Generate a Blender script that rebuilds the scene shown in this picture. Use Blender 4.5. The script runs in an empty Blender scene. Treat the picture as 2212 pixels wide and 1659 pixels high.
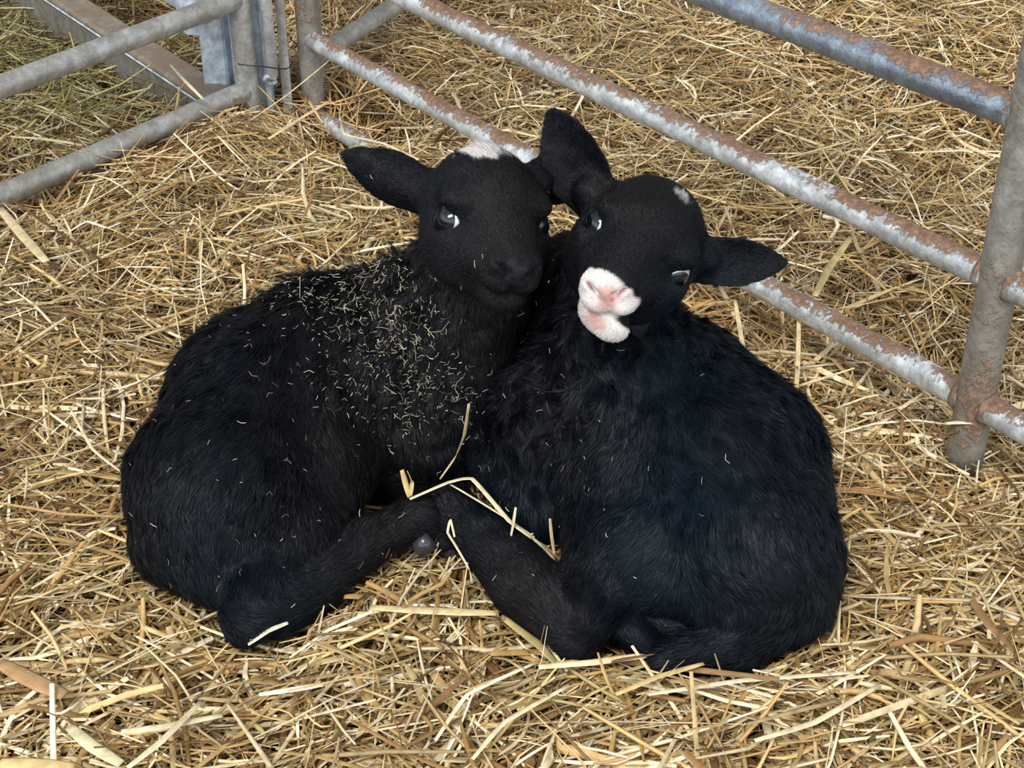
import bpy, math, random
import numpy as np
from mathutils import Vector, Matrix

rng = np.random.default_rng(7)
random.seed(7)
S = bpy.context.scene
COL = S.collection

# ------------------------------------------------------------------ camera
W_, H_ = 2212, 1659
FPX = 3328.0
PITCH = math.radians(32.8)
CAMH = 0.80
cd = bpy.data.cameras.new('camera')
cam = bpy.data.objects.new('camera', cd)
COL.objects.link(cam)
cam.location = (0, 0, CAMH)
cam.rotation_euler = (math.pi/2 - PITCH, 0, 0)
cd.sensor_fit = 'HORIZONTAL'
cd.sensor_width = 36.0
cd.lens = 36.0 * FPX / W_
cd.clip_start = 0.02
cd.clip_end = 60
S.camera = cam

# ------------------------------------------------------------------ light
wd = bpy.data.worlds.new('barn_daylight')
S.world = wd
wd.use_nodes = True
nt = wd.node_tree
nt.nodes.clear()
out = nt.nodes.new('ShaderNodeOutputWorld')
bg = nt.nodes.new('ShaderNodeBackground')
tc = nt.nodes.new('ShaderNodeTexCoord')
sep = nt.nodes.new('ShaderNodeSeparateXYZ')
mr = nt.nodes.new('ShaderNodeMapRange')
mr.inputs['From Min'].default_value = -0.2
mr.inputs['From Max'].default_value = 1.0
cr = nt.nodes.new('ShaderNodeValToRGB')
# a roofed barn: dim boards overhead, bright cloudy day in the openings low down
cr.color_ramp.elements[0].position = 0.0
cr.color_ramp.elements[0].color = (0.10, 0.09, 0.07, 1)
cr.color_ramp.elements[1].position = 1.0
cr.color_ramp.elements[1].color = (0.42, 0.42, 0.42, 1)
for pos_, c_ in ((.16, (.16, .15, .13)), (.24, (1.2, 1.28, 1.36)), (.50, (1.35, 1.42, 1.50)), (.66, (.55, .56, .58))):
    e = cr.color_ramp.elements.new(pos_)
    e.color = (*c_, 1)
nt.links.new(tc.outputs['Generated'], sep.inputs[0])
nt.links.new(sep.outputs['Z'], mr.inputs['Value'])
nt.links.new(mr.outputs[0], cr.inputs[0])
# the open side lies behind the viewer
my = nt.nodes.new('ShaderNodeMapRange'); my.interpolation_type = 'SMOOTHSTEP'
my.inputs['From Min'].default_value = .75; my.inputs['From Max'].default_value = -.45
my.inputs['To Min'].default_value = .30; my.inputs['To Max'].default_value = 1.25
nt.links.new(sep.outputs['Y'], my.inputs['Value'])
nt.links.new(cr.outputs[0], bg.inputs['Color'])
nt.links.new(my.outputs[0], bg.inputs['Strength'])
nt.links.new(bg.outputs[0], out.inputs[0])

def sun(name, direction, strength, angle, color):
    l = bpy.data.lights.new(name, 'SUN')
    l.energy = strength
    l.angle = math.radians(angle)
    l.color = color
    o = bpy.data.objects.new(name, l)
    COL.objects.link(o)
    o.rotation_euler = Vector(direction).to_track_quat('-Z', 'Y').to_euler()
    return o
sun('open_side_daylight', (0.28, 0.62, -0.9), 2.3, 18, (1.0, 0.985, 0.95))

S.view_settings.view_transform = 'Standard'
S.view_settings.look = 'None'
S.view_settings.gamma = 1.0
S.view_settings.use_curve_mapping = False
S.view_settings.exposure = 0.2

# ------------------------------------------------------------------ measuring helpers
CF = np.array([0, math.cos(PITCH), -math.sin(PITCH)])
CU = np.array([0, math.sin(PITCH), math.cos(PITCH)])
CR = np.array([1.0, 0, 0])
CC = np.array([0, 0, CAMH])
def ray(x, y): return CF + (x-W_/2)/FPX*CR - (y-H_/2)/FPX*CU
def P(x, y, z):
    r = ray(x, y); return CC + r*((z-CAMH)/r[2])
def PD(x, y, d):
    return CC + ray(x, y)*d
def onplane(x, y, A, D):
    n = np.array([-D[1], D[0], 0]); r = ray(x, y)
    return CC + r*(np.dot(A-CC, n)/np.dot(r, n))
def unit(v):
    v = np.asarray(v, float); return v/np.linalg.norm(v)
def camvec(x, y, z):           # right, up, toward the viewer
    return unit(x*CR + y*CU - z*CF)

# ------------------------------------------------------------------ noise
def hash3(i, j, k, s):
    h = (i*374761393 + j*668265263 + k*2147483647 + s*1274126177) & 0xffffffff
    h = ((h ^ (h >> 13))*1274126177) & 0xffffffff
    h = h ^ (h >> 16)
    return (h & 0xffff)/65535.0
def vnoise(p, freq, seed=0):
    q = np.asarray(p)*freq + 1000.0
    i = np.floor(q).astype(np.int64); f = q-i
    f = f*f*(3-2*f)
    r = 0
    for dx in (0, 1):
        wx = f[:, 0] if dx else 1-f[:, 0]
        for dy in (0, 1):
            wy = f[:, 1] if dy else 1-f[:, 1]
            for dz in (0, 1):
                wz = f[:, 2] if dz else 1-f[:, 2]
                r = r + wx*wy*wz*hash3(i[:, 0]+dx, i[:, 1]+dy, i[:, 2]+dz, seed)
    return r*2-1
def vvec(p, freq, seed=0):
    return np.stack([vnoise(p, freq, seed+s) for s in (0, 11, 23)], 1)

# ------------------------------------------------------------------ mesh helpers
def mesh_np(name, verts, faces, mats, parent=None, smooth=True, mat_idx=None, color=None):
    me = bpy.data.meshes.new(name)
    verts = np.asarray(verts, np.float32); faces = np.asarray(faces, np.int32)
    n = faces.shape[1]
    me.vertices.add(len(verts)); me.vertices.foreach_set('co', verts.ravel())
    me.loops.add(faces.size); me.loops.foreach_set('vertex_index', faces.ravel())
    me.polygons.add(len(faces))
    me.polygons.foreach_set('loop_start', np.arange(0, faces.size, n, dtype=np.int32))
    if smooth:
        me.polygons.foreach_set('use_smooth', np.ones(len(faces), bool))
    for m in (mats if isinstance(mats, (list, tuple)) else [mats]):
        me.materials.append(m)
    if mat_idx is not None:
        me.polygons.foreach_set('material_index', np.asarray(mat_idx, np.int32))
    if color is not None:
        a = me.color_attributes.new('tint', 'FLOAT_COLOR', 'POINT')
        c = np.ones((len(verts), 4), np.float32); c[:, :color.shape[1]] = color
        a.data.foreach_set('color', c.ravel())
    me.update(calc_edges=True)
    me.validate()
    o = bpy.data.objects.new(name, me)
    COL.objects.link(o)
    if parent is not None: o.parent = parent
    return o

def mesh_py(name, verts, faces, mat, parent=None, smooth=True):
    me = bpy.data.meshes.new(name)
    me.from_pydata([tuple(map(float, v)) for v in verts], [], faces)
    me.materials.append(mat)
    if smooth:
        for p in me.polygons: p.use_smooth = True
    me.update()
    o = bpy.data.objects.new(name, me); COL.objects.link(o)
    if parent is not None: o.parent = parent
    return o

def tag(o, label=None, cat=None, group=None, kind=None):
    if label: o['label'] = label
    if cat: o['category'] = cat
    if group: o['group'] = group
    if kind: o['kind'] = kind
    return o
def empty(name, loc):
    o = bpy.data.objects.new(name, None); COL.objects.link(o)
    o.location = tuple(map(float, loc)); o.empty_display_size = .05
    bpy.context.view_layer.update()
    return o
def adopt(o, root):
    """parent o to root, keeping the mesh's own world coordinates"""
    o.parent = root
    o.matrix_parent_inverse = Matrix.Translation(-root.location)
    return o

def tube_geo(pts, rad, n=20, wob=0.0, cap=True, sub=1):
    pts = [np.asarray(p, float) for p in pts]
    if sub > 1:
        q = []
        for a, b in zip(pts[:-1], pts[1:]):
            for k in range(sub): q.append(a+(b-a)*k/sub)
        q.append(pts[-1]); pts = q
    m = len(pts)
    rads = rad if hasattr(rad, '__len__') else [rad]*m
    V, Fc = [], []
    ref = None
    for i, p in enumerate(pts):
        t = unit(pts[min(i+1, m-1)]-pts[max(i-1, 0)])
        if ref is None:
            ref = np.array([0, 0, 1.0]) if abs(t[2]) < .9 else np.array([1.0, 0, 0])
        u = unit(ref-t*np.dot(ref, t)); v = np.cross(t, u); ref = u
        for k in range(n):
            a = 2*math.pi*k/n
            r = rads[i]*(1+wob*(random.random()-.5))
            V.append(p+r*(math.cos(a)*u+math.sin(a)*v))
    for i in range(m-1):
        for k in range(n):
            a = i*n+k; b = i*n+(k+1) % n
            Fc.append((a, b, b+n, a+n))
    if cap:
        Fc.append(tuple(range(n-1, -1, -1))); Fc.append(tuple(range((m-1)*n, m*n)))
    return V, Fc
def tube(name, pts, rad, mat, root=None, n=20, wob=0.0, sub=1):
    V, Fc = tube_geo(pts, rad, n, wob, True, sub)
    o = mesh_py(name, V, Fc, mat)
    if root is not None: adopt(o, root)
    return o
def prism(name, outline, A, X, Y, Z, length, mat, root=None, z0=0.0):
    """outline in (X,Y) extruded along Z"""
    n = len(outline)
    V = [A+X*a+Y*b+Z*z0 for a, b in outline]+[A+X*a+Y*b+Z*(z0+length) for a, b in outline]
    Fc = [(i, (i+1) % n, (i+1) % n+n, i+n) for i in range(n)]
    Fc += [tuple(range(n-1, -1, -1)), tuple(range(n, 2*n))]
    o = mesh_py(name, V, Fc, mat, smooth=False)
    if root is not None: adopt(o, root)
    return o

# ------------------------------------------------------------------ materials
def new_mat(name):
    m = bpy.data.materials.new(name); m.use_nodes = True
    t = m.node_tree; t.nodes.clear()
    o = t.nodes.new('ShaderNodeOutputMaterial'); b = t.nodes.new('ShaderNodeBsdfPrincipled')
    t.links.new(b.outputs[0], o.inputs[0])
    return m, t, b
def nnode(t, typ, **kw):
    n = t.nodes.new(typ)
    for k, v in kw.items():
        if hasattr(n, k): setattr(n, k, v)
    return n
def noise_tex(t, vec, scale, detail=4, rough=.6, dist=0):
    n = t.nodes.new('ShaderNodeTexNoise')
    n.inputs['Scale'].default_value = scale; n.inputs['Detail'].default_value = detail
    n.inputs['Roughness'].default_value = rough; n.inputs['Distortion'].default_value = dist
    if vec is not None: t.links.new(vec, n.inputs['Vector'])
    return n.outputs['Fac']
def ramp(t, fac, stops):
    r = t.nodes.new('ShaderNodeValToRGB')
    el = r.color_ramp.elements
    el[0].position, el[0].color = stops[0][0], (*stops[0][1], 1)
    el[1].position, el[1].color = stops[-1][0], (*stops[-1][1], 1)
    for p, c in stops[1:-1]:
        x = el.new(p); x.color = (*c, 1)
    t.links.new(fac, r.inputs[0]); return r.outputs[0]
def math_n(t, op, a, b=None, clamp=False):
    n = t.nodes.new('ShaderNodeMath'); n.operation = op; n.use_clamp = clamp
    for i, v in enumerate((a, b)):
        if v is None: continue
        if isinstance(v, (int, float)): n.inputs[i].default_value = v
        else: t.links.new(v, n.inputs[i])
    return n.outputs[0]
def mixc(t, fac, a, b):
    n = t.nodes.new('ShaderNodeMix'); n.data_type = 'RGBA'
    for s, v in ((n.inputs[0], fac), (n.inputs[6], a), (n.inputs[7], b)):
        if isinstance(v, (int, float)): s.default_value = v
        elif isinstance(v, tuple): s.default_value = (*v, 1)
        else: t.links.new(v, s)
    return n.outputs[2]
def bump(t, b, h, strength=.4, dist=.001):
    n = t.nodes.new('ShaderNodeBump'); n.inputs['Strength'].default_value = strength
    n.inputs['Distance'].default_value = dist
    t.links.new(h, n.inputs['Height']); t.links.new(n.outputs[0], b.inputs['Normal'])

def metal_mat(name, rust, zinc=(.55, .58, .60), dirt=(.22, .19, .14), dirt_amt=.5, rust_bias=0.0, metallic=.35):
    """weathered galvanised tube; rust sits along the tube's upper side"""
    m, t, b = new_mat(name)
    pos = t.nodes.new('ShaderNodeTexCoord').outputs['Object']
    geo = t.nodes.new('ShaderNodeNewGeometry')
    sp = t.nodes.new('ShaderNodeSeparateXYZ'); t.links.new(geo.outputs['Normal'], sp.inputs[0])
    n1 = noise_tex(t, pos, 60, 6, .7)
    n2 = noise_tex(t, pos, 14, 4, .6)
    n3 = noise_tex(t, pos, 420, 3, .7)
    n4 = noise_tex(t, pos, 160, 4, .7)
    z = ramp(t, n1, [(.30, tuple(c*.55 for c in zinc)), (.5, zinc), (.62, tuple(min(1, c*1.35) for c in zinc))])
    dm = ramp(t, math_n(t, 'ADD', math_n(t, 'MULTIPLY', n2, .6), math_n(t, 'MULTIPLY', n4, .4)), [(.45-.1*dirt_amt, (0, 0, 0)), (.62, (dirt_amt,)*3)])
    c = mixc(t, dm, z, dirt)
    rc = ramp(t, n4, [(.25, (.085, .042, .024)), (.5, (.20, .110, .068)), (.7, (.34, .235, .165))])
    # rust factor: up-facing + noise
    k = math_n(t, 'MULTIPLY', sp.outputs['Z'], 1.6)
    k = math_n(t, 'ADD', k, math_n(t, 'MULTIPLY', math_n(t, 'SUBTRACT', n4, .5), 3.2))
    k = math_n(t, 'ADD', k, math_n(t, 'MULTIPLY', math_n(t, 'SUBTRACT', n2, .5), 3.0))
    k = math_n(t, 'ADD', k, -1.15+rust_bias)
    k = math_n(t, 'MULTIPLY', k, 3.0, True)
    k = math_n(t, 'MULTIPLY', k, rust)
    c = mixc(t, k, c, rc)
    t.links.new(c, b.inputs['Base Color'])
    t.links.new(math_n(t, 'MULTIPLY', math_n(t, 'SUBTRACT', 1.0, k), metallic), b.inputs['Metallic'])
    r = math_n(t, 'ADD', math_n(t, 'MULTIPLY', n1, .35), .22)
    r = math_n(t, 'ADD', r, math_n(t, 'MULTIPLY', k, .4))
    t.links.new(r, b.inputs['Roughness'])
    bump(t, b, math_n(t, 'ADD', math_n(t, 'ADD', n4, math_n(t, 'MULTIPLY', n3, .5)), math_n(t, 'MULTIPLY', k, 1.2)), .7, .0012)
    return m
M_RAIL = metal_mat('rusted_galvanised_tube', 1.0, zinc=(.66, .71, .74), dirt=(.22, .20, .17), dirt_amt=.6, rust_bias=.10)
M_STEEL = metal_mat('worn_blue_steel_tube', 1.0, zinc=(.36, .43, .52), dirt=(.16, .16, .17), dirt_amt=.45, rust_bias=.0, metallic=.75)
M_POST = metal_mat('dirty_galvanised_upright', .9, zinc=(.30, .30, .28), dirt=(.20, .165, .12), dirt_amt=.75, rust_bias=.85, metallic=.25)
M_LEFT = metal_mat('dull_galvanised_tube', .35, zinc=(.40, .41, .40), dirt=(.26, .235, .19), dirt_amt=.7, rust_bias=-.5, metallic=.2)
M_ZINC = metal_mat('bright_galvanised_sheet', 0, zinc=(.52, .60, .70), dirt=(.36, .36, .34), dirt_amt=.3, metallic=.25)
M_BROWN = metal_mat('mud_stained_metal', .2, zinc=(.27, .235, .19), dirt=(.22, .16, .10), dirt_amt=1.0, rust_bias=.0, metallic=.1)
M_GREY = metal_mat('dull_grey_sheet', .1, zinc=(.17, .17, .15), dirt=(.17, .15, .115), dirt_amt=.6, metallic=.1)

def simple(name, col, rough=.6, metallic=0, coat=0, spec=.5):
    m, t, b = new_mat(name)
    b.inputs['Base Color'].default_value = (*col, 1)
    b.inputs['Roughness'].default_value = rough
    b.inputs['Metallic'].default_value = metallic
    b.inputs['Coat Weight'].default_value = coat
    b.inputs['Coat Roughness'].default_value = .03
    b.inputs['Specular IOR Level'].default_value = spec
    return m
M_WIRE = simple('dark_wire', (.05, .05, .055), .5, .6)

def tint_mat(name, rough, spec, bumpscale=None, transl=0):
    m, t, b = new_mat(name)
    a = t.nodes.new('ShaderNodeVertexColor'); a.layer_name = 'tint'
    c = a.outputs['Color']
    if bumpscale:
        pos = t.nodes.new('ShaderNodeTexCoord').outputs['Object']
        n = noise_tex(t, pos, bumpscale, 3, .6)
        v = ramp(t, n, [(.3, (.72, .70, .66)), (.6, (1.08, 1.08, 1.06))])
        mx = t.nodes.new('ShaderNodeMix'); mx.data_type = 'RGBA'; mx.blend_type = 'MULTIPLY'
        mx.inputs[0].default_value = 1
        t.links.new(c, mx.inputs[6]); t.links.new(v, mx.inputs[7]); c = mx.outputs[2]
    t.links.new(c, b.inputs['Base Color'])
    b.inputs['Roughness'].default_value = rough
    b.inputs['Specular IOR Level'].default_value = spec
    return m
M_STRAW = tint_mat('dry_straw', .42, .55, 90)
M_CHAFF = tint_mat('straw_chaff', .5, .4)
M_SKIN = tint_mat('black_coat_under', .48, .15)
M_FUR = tint_mat('black_lamb_fur', .46, .17)

def soil_mat():
    m, t, b = new_mat('trodden_bedding_base')
    pos = t.nodes.new('ShaderNodeTexCoord').outputs['Object']
    mp = t.nodes.new('ShaderNodeMapping'); t.links.new(pos, mp.inputs[0]); mp.inputs['Scale'].default_value = (1, 6, 1)
    n = noise_tex(t, mp.outputs[0], 40, 8, .75, 1.5)
    c = ramp(t, n, [(.3, (.025, .014, .006)), (.52, (.10, .062, .028)), (.7, (.26, .18, .09))])
    t.links.new(c, b.inputs['Base Color']); b.inputs['Roughness'].default_value = .85
    bump(t, b, n, .8, .01)
    return m
M_SOIL = soil_mat()

# ------------------------------------------------------------------ SDF modelling of the lambs
def sd_ell(p, c, r, R=None):
    q = p-c
    if R is not None: q = q@R            # R columns = local axes in world
    k0 = np.sqrt(((q/r)**2).sum(-1)); k1 = np.sqrt(((q/(r*r))**2).sum(-1))
    return k0*(k0-1.0)/np.maximum(k1, 1e-6)
def sd_cone(p, a, b, ra, rb):
    ab = b-a; t = np.clip(((p-a)@ab)/np.dot(ab, ab), 0, 1)
    d = np.sqrt(((p-a-t[..., None]*ab)**2).sum(-1))
    return d-(ra+(rb-ra)*t)
def sd_ear(p, a, b, side, hw, th, cup, bend=0.0):
    ax = b-a; L = np.linalg.norm(ax); ax = ax/L
    side = unit(side-ax*np.dot(side, ax)); nn = np.cross(ax, side)
    q = p-a
    u = (q@ax)/L; v = q@side; w = q@nn
    uc = np.clip(u, 0.0, 1.0)
    prof = np.sqrt(np.maximum(1-((uc-.40)/.62)**2, 0.0))*(1-.45*np.clip(uc-.55, 0, 1))*(.80+.20*np.clip(uc*3, 0, 1))+.04
    width = hw*prof
    w = w-cup*(v*v)/hw+cup*hw*.45-bend*np.sin(uc*math.pi)
    t = th*(1-.45*uc)
    k = np.sqrt((v/width)**2+(w/t)**2+(np.maximum(np.maximum(-u, u-1.0), 0)*L/.004)**2)
    d = (k-1.0)*np.minimum(t, width)*1.0
    return d
class Prim:
    def __init__(s, kind, k=.01, flow=None, ln=.012, curl=.2, **kw):
        s.kind, s.k, s.ln, s.curl, s.kw = kind, k, ln, curl, kw
        if flow is None:
            flow = unit(kw['b']-kw['a']) if 'b' in kw else np.array([0, 0, -1.0])
        s.flow = unit(flow)
    def ev(s, p):
        w = s.kw
        if s.kind in ('ell',): return sd_ell(p, w['c'], np.asarray(w['r'], float), w.get('R'))
        if s.kind in ('cone', 'cut'): return sd_cone(p, w['a'], w['b'], w['ra'], w['rb'])
        if s.kind == 'cutell': return sd_ell(p, w['c'], np.asarray(w['r'], float), w.get('R'))
        if s.kind == 'ear': return sd_ear(p, w['a'], w['b'], w['side'], w['hw'], w['th'], w['cup'], w.get('bend', 0))
    def box(s):
        w = s.kw; m = .022+s.k
        if 'c' in w: r = max(w['r'])+m; return w['c']-r, w['c']+r
        if s.kind == 'ear': r = w['hw']+m
        else: r = max(w['ra'], w['rb'])+m
        return np.minimum(w['a'], w['b'])-r, np.maximum(w['a'], w['b'])+r
class Grid:
    def __init__(s, lo, hi, h):
        s.lo = np.array(lo, float); s.h = h
        s.n = np.ceil((np.array(hi)-s.lo)/h).astype(int)+1
        s.f = np.full(tuple(s.n), .08, np.float32)
    def block(s, lo, hi):
        i0 = np.clip(np.floor((lo-s.lo)/s.h).astype(int), 0, s.n-1)
        i1 = np.clip(np.ceil((hi-s.lo)/s.h).astype(int)+1, 1, s.n)
        ax = [s.lo[d]+s.h*np.arange(i0[d], i1[d]) for d in range(3)]
        pts = np.stack(np.meshgrid(*ax, indexing='ij'), -1)
        return tuple(slice(i0[d], i1[d]) for d in range(3)), pts
    def add(s, pr):
        sl, pts = s.block(*pr.box())
        if pts.size == 0: return
        d2 = pr.ev(pts).astype(np.float32); d1 = s.f[sl]; k = pr.k
        if pr.kind.startswith('cut'):
            h = np.maximum(k-np.abs(d1+d2), 0)/k
            s.f[sl] = np.maximum(d1, -d2)+h*h*k*.25
        else:
            h = np.maximum(k-np.abs(d1-d2), 0)/k
            s.f[sl] = np.minimum(d1, d2)-h*h*k*.25
    def sample(s, p):
        q = (np.asarray(p)-s.lo)/s.h
        i = np.floor(q).astype(int)
        ok = ((i >= 0) & (i < s.n-1)).all(1)
        r = np.full(len(q), .08)
        i = i[ok]; f = q[ok]-i; a = 0
        for dx in (0, 1):
            for dy in (0, 1):
                for dz in (0, 1):
                    w = (f[:, 0] if dx else 1-f[:, 0])*(f[:, 1] if dy else 1-f[:, 1])*(f[:, 2] if dz else 1-f[:, 2])
                    a = a+w*s.f[i[:, 0]+dx, i[:, 1]+dy, i[:, 2]+dz]
        r[ok] = a
        return r
    def grad(s, p):
        e = s.h
        g = np.stack([s.sample(p+np.eye(3)[d]*e)-s.sample(p-np.eye(3)[d]*e) for d in range(3)], 1)
        return g/np.maximum(np.linalg.norm(g, axis=1, keepdims=True), 1e-9)
    def mesh(s):
        """surface nets"""
        f = s.f; neg = f < 0
        c = np.zeros(tuple(s.n-1), np.int8)
        for dx in (0, 1):
            for dy in (0, 1):
                for dz in (0, 1):
                    c += neg[dx:s.n[0]-1+dx, dy:s.n[1]-1+dy, dz:s.n[2]-1+dz]
        cells = np.argwhere((c > 0) & (c < 8))
        idx = np.full(c.shape, -1, np.int64)
        idx[cells[:, 0], cells[:, 1], cells[:, 2]] = np.arange(len(cells))
        acc = np.zeros((len(cells), 3)); cnt = np.zeros(len(cells))
        corners = [(a, b, d) for a in (0, 1) for b in (0, 1) for d in (0, 1)]
        for a in corners:
            for d in range(3):
                if a[d]: continue
                b = list(a); b[d] = 1
                fa = f[cells[:, 0]+a[0], cells[:, 1]+a[1], cells[:, 2]+a[2]]
                fb = f[cells[:, 0]+b[0], cells[:, 1]+b[1], cells[:, 2]+b[2]]
                m = (fa < 0) != (fb < 0)
                t = np.where(m, fa/np.where(m, fa-fb, 1), 0)
                pt = np.tile(np.array(a, float), (len(cells), 1)); pt[:, d] += t
                acc[m] += pt[m]; cnt[m] += 1
        V = s.lo+s.h*(cells+acc/cnt[:, None])
        faces = []
        for d in range(3):
            u, v = (d+1) % 3, (d+2) % 3
            sa = [slice(1, -1)]*3; sb = [slice(1, -1)]*3
            sa[d] = slice(0, -1); sb[d] = slice(1, None)
            A = neg[tuple(sa)]; B = neg[tuple(sb)]
            e = np.argwhere(A != B)
            off = np.ones(3, int); off[d] = 0
            g = e+off
            inside = neg[g[:, 0], g[:, 1], g[:, 2]]
            def ix(du, dv):
                q = g.copy(); q[:, u] -= du; q[:, v] -= dv
                return idx[q[:, 0], q[:, 1], q[:, 2]]
            quad = np.stack([ix(1, 1), ix(0, 1), ix(0, 0), ix(1, 0)], 1)
            quad[~inside] = quad[~inside][:, ::-1]
            faces.append(quad)
        Fc = np.concatenate(faces)
        return V, Fc[(Fc >= 0).all(1)]

def head_frame(F, X):
    Z = unit(F); X = unit(X-Z*np.dot(X, Z)); Y = np.cross(Z, X)
    return np.stack([X, Y, Z], 1)      # columns

def head_prims(O, R, s=1.0, jaw=0.0, twist=0.0, eyes=((.0095, .0078), (.0095, .0078))):
    """face built about the skull centre: x = right in the picture, y = up, z = out of the face"""
    ct, st = math.cos(twist), math.sin(twist)
    def L(x, y, z):
        w = min(max((z-.050)/.018, 0), 1)
        if twist and w > 0:
            yy = y+.016
            x2, y2 = ct*x-st*yy, st*x+ct*yy-.016
            x, y = x+(x2-x)*w, y+(y2-y)*w
        return O+R@(np.array([x, y, z])*s)
    fl = lambda x, y, z: R@np.array([x, y, z], float)
    f = dict(ln=.0026, curl=.05)
    A = []
    def ell(c, r, k, flow, **kw): A.append(Prim('ell', c=L(*c), r=np.array(r)*s, R=R, k=k, flow=fl(*flow), **{**f, **kw}))
    def cone(a, b, ra, rb, k, flow=(0, 0, -1), **kw): A.append(Prim('cone', a=L(*a), b=L(*b), ra=ra*s, rb=rb*s, k=k, flow=fl(*flow), **{**f, **kw}))
    ell((0, .000, -.006), (.0400, .0395, .043), .001, (0, .3, -1), ln=.004)
    cone((0, .003, .020), (0, -.009, .064), .0285, .0165, .014)
    for sx in (-1, 1):
        ell((sx*.0275, .0130, .019), (.0125, .0075, .0140), .010, (sx*.3, .4, -1))
        ell((sx*.0300, -.0105, .024), (.0100, .0060, .0140), .008, (sx*.3, -.4, -1))
        ell((sx*.025, -.020, .008), (.020, .023, .027), .014, (0, -.2, -1), ln=.003)
        ell((sx*.020, -.030, .018), (.018, .020, .030), .014, (0, -.3, -1), ln=.003)
        cone((sx*.014, -.015, .043), (sx*.0100, -.0170, .066), .0165, .0125, .010)
    cone((0, -.031, .002), (0, -.0335-jaw, .054), .026, .0160, .012, ln=.004)
    # nose pad with flared wings
    ell((0, -.0085, .0765), (.0125, .0085, .0085), .005, (0, 0, -1), ln=.0010)
    for sx in (-1, 1):
        ell((sx*.0125, -.0080, .0735), (.0062, .0070, .0075), .004, (0, 0, -1), ln=.0010)
        ell((sx*.0085, -.0205, .0735), (.0100, .0078, .0090), .0035, (0, -.4, -1), ln=.0014)
    ell((0, -.0360-jaw, .0650), (.0158, .0105, .0120), .006, (0, -1, -.6), ln=.0025)
    mj = -.0288-jaw*.55
    def cut(a, b, ra, rb, k): A.append(Prim('cut', a=L(*a), b=L(*b), ra=ra*s, rb=rb*s, k=k))
    for sx in (-1, 1):
        g = 1+jaw*60
        cut((0, mj, .0860), (sx*.014, mj+.0004, .0745), .0013*g, .0013*g, .0022)
        cut((sx*.014, mj+.0004, .0745), (sx*.0245, mj+.0040, .054), .0013*g, .0006, .0022)
        cut((sx*.0030, -.0155, .0860), (sx*.0070, -.0120, .0840), .0016, .0030, .0016)
        cut((sx*.0070, -.0120, .0840), (sx*.0120, -.0070, .0820), .0030, .0026, .0016)
        cut((sx*.0120, -.0070, .0820), (sx*.0165, -.0060, .0780), .0018, .0008, .0016)
        ew, eh = eyes[0] if sx < 0 else eyes[1]
        A.append(Prim('cutell', c=L(sx*.0374, -.0005, .0222), r=np.array([.0095, eh, ew])*s, R=R, k=.0022))
    cut((0, -.0155, .0860), (0, mj, .0845), .0008, .0008, .002)
    # forehead crease
    return A

def eye_ball(root, O, R, sx, s, gaze, mats, nm='eye'):
    c = O+R@(np.array([sx*.0296, -.0010, .0212])*s)
    r = .0112*s
    n1, n2 = 40, 28
    g = unit(gaze); a = unit(np.cross(g, [0.3, .2, 1])); b = np.cross(g, a)
    V, Fc, mi = [], [], []
    for i in range(n2+1):
        th = math.pi*i/n2
        rr = r*(1.03 if th < .5 else 1.0)
        for j in range(n1):
            ph = 2*math.pi*j/n1
            V.append(c+rr*(math.cos(th)*g+math.sin(th)*(math.cos(ph)*a+math.sin(ph)*b)))
    for i in range(n2):
        for j in range(n1):
            Fc.append((i*n1+j, (i+1)*n1+j, (i+1)*n1+(j+1) % n1, i*n1+(j+1) % n1))
            th = (i+.5)*math.pi/n2
            mi.append(0 if th < .42 else (1 if th < .92 else 2))
    o = mesh_np(nm, V, Fc, mats, smooth=True, mat_idx=mi)
    adopt(o, root)
    return o
EYES = [simple('pupil_black', (.003, .004, .006), .10, coat=.35), simple('iris_slate', (.010, .014, .020), .12, coat=.35), simple('eye_white', (.62, .66, .72), .12, coat=1)]
M_HOOF = simple('dark_hoof', (.035, .035, .042), .28, coat=.3)

BLACK = np.array([.0048, .0060, .0094])

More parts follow.
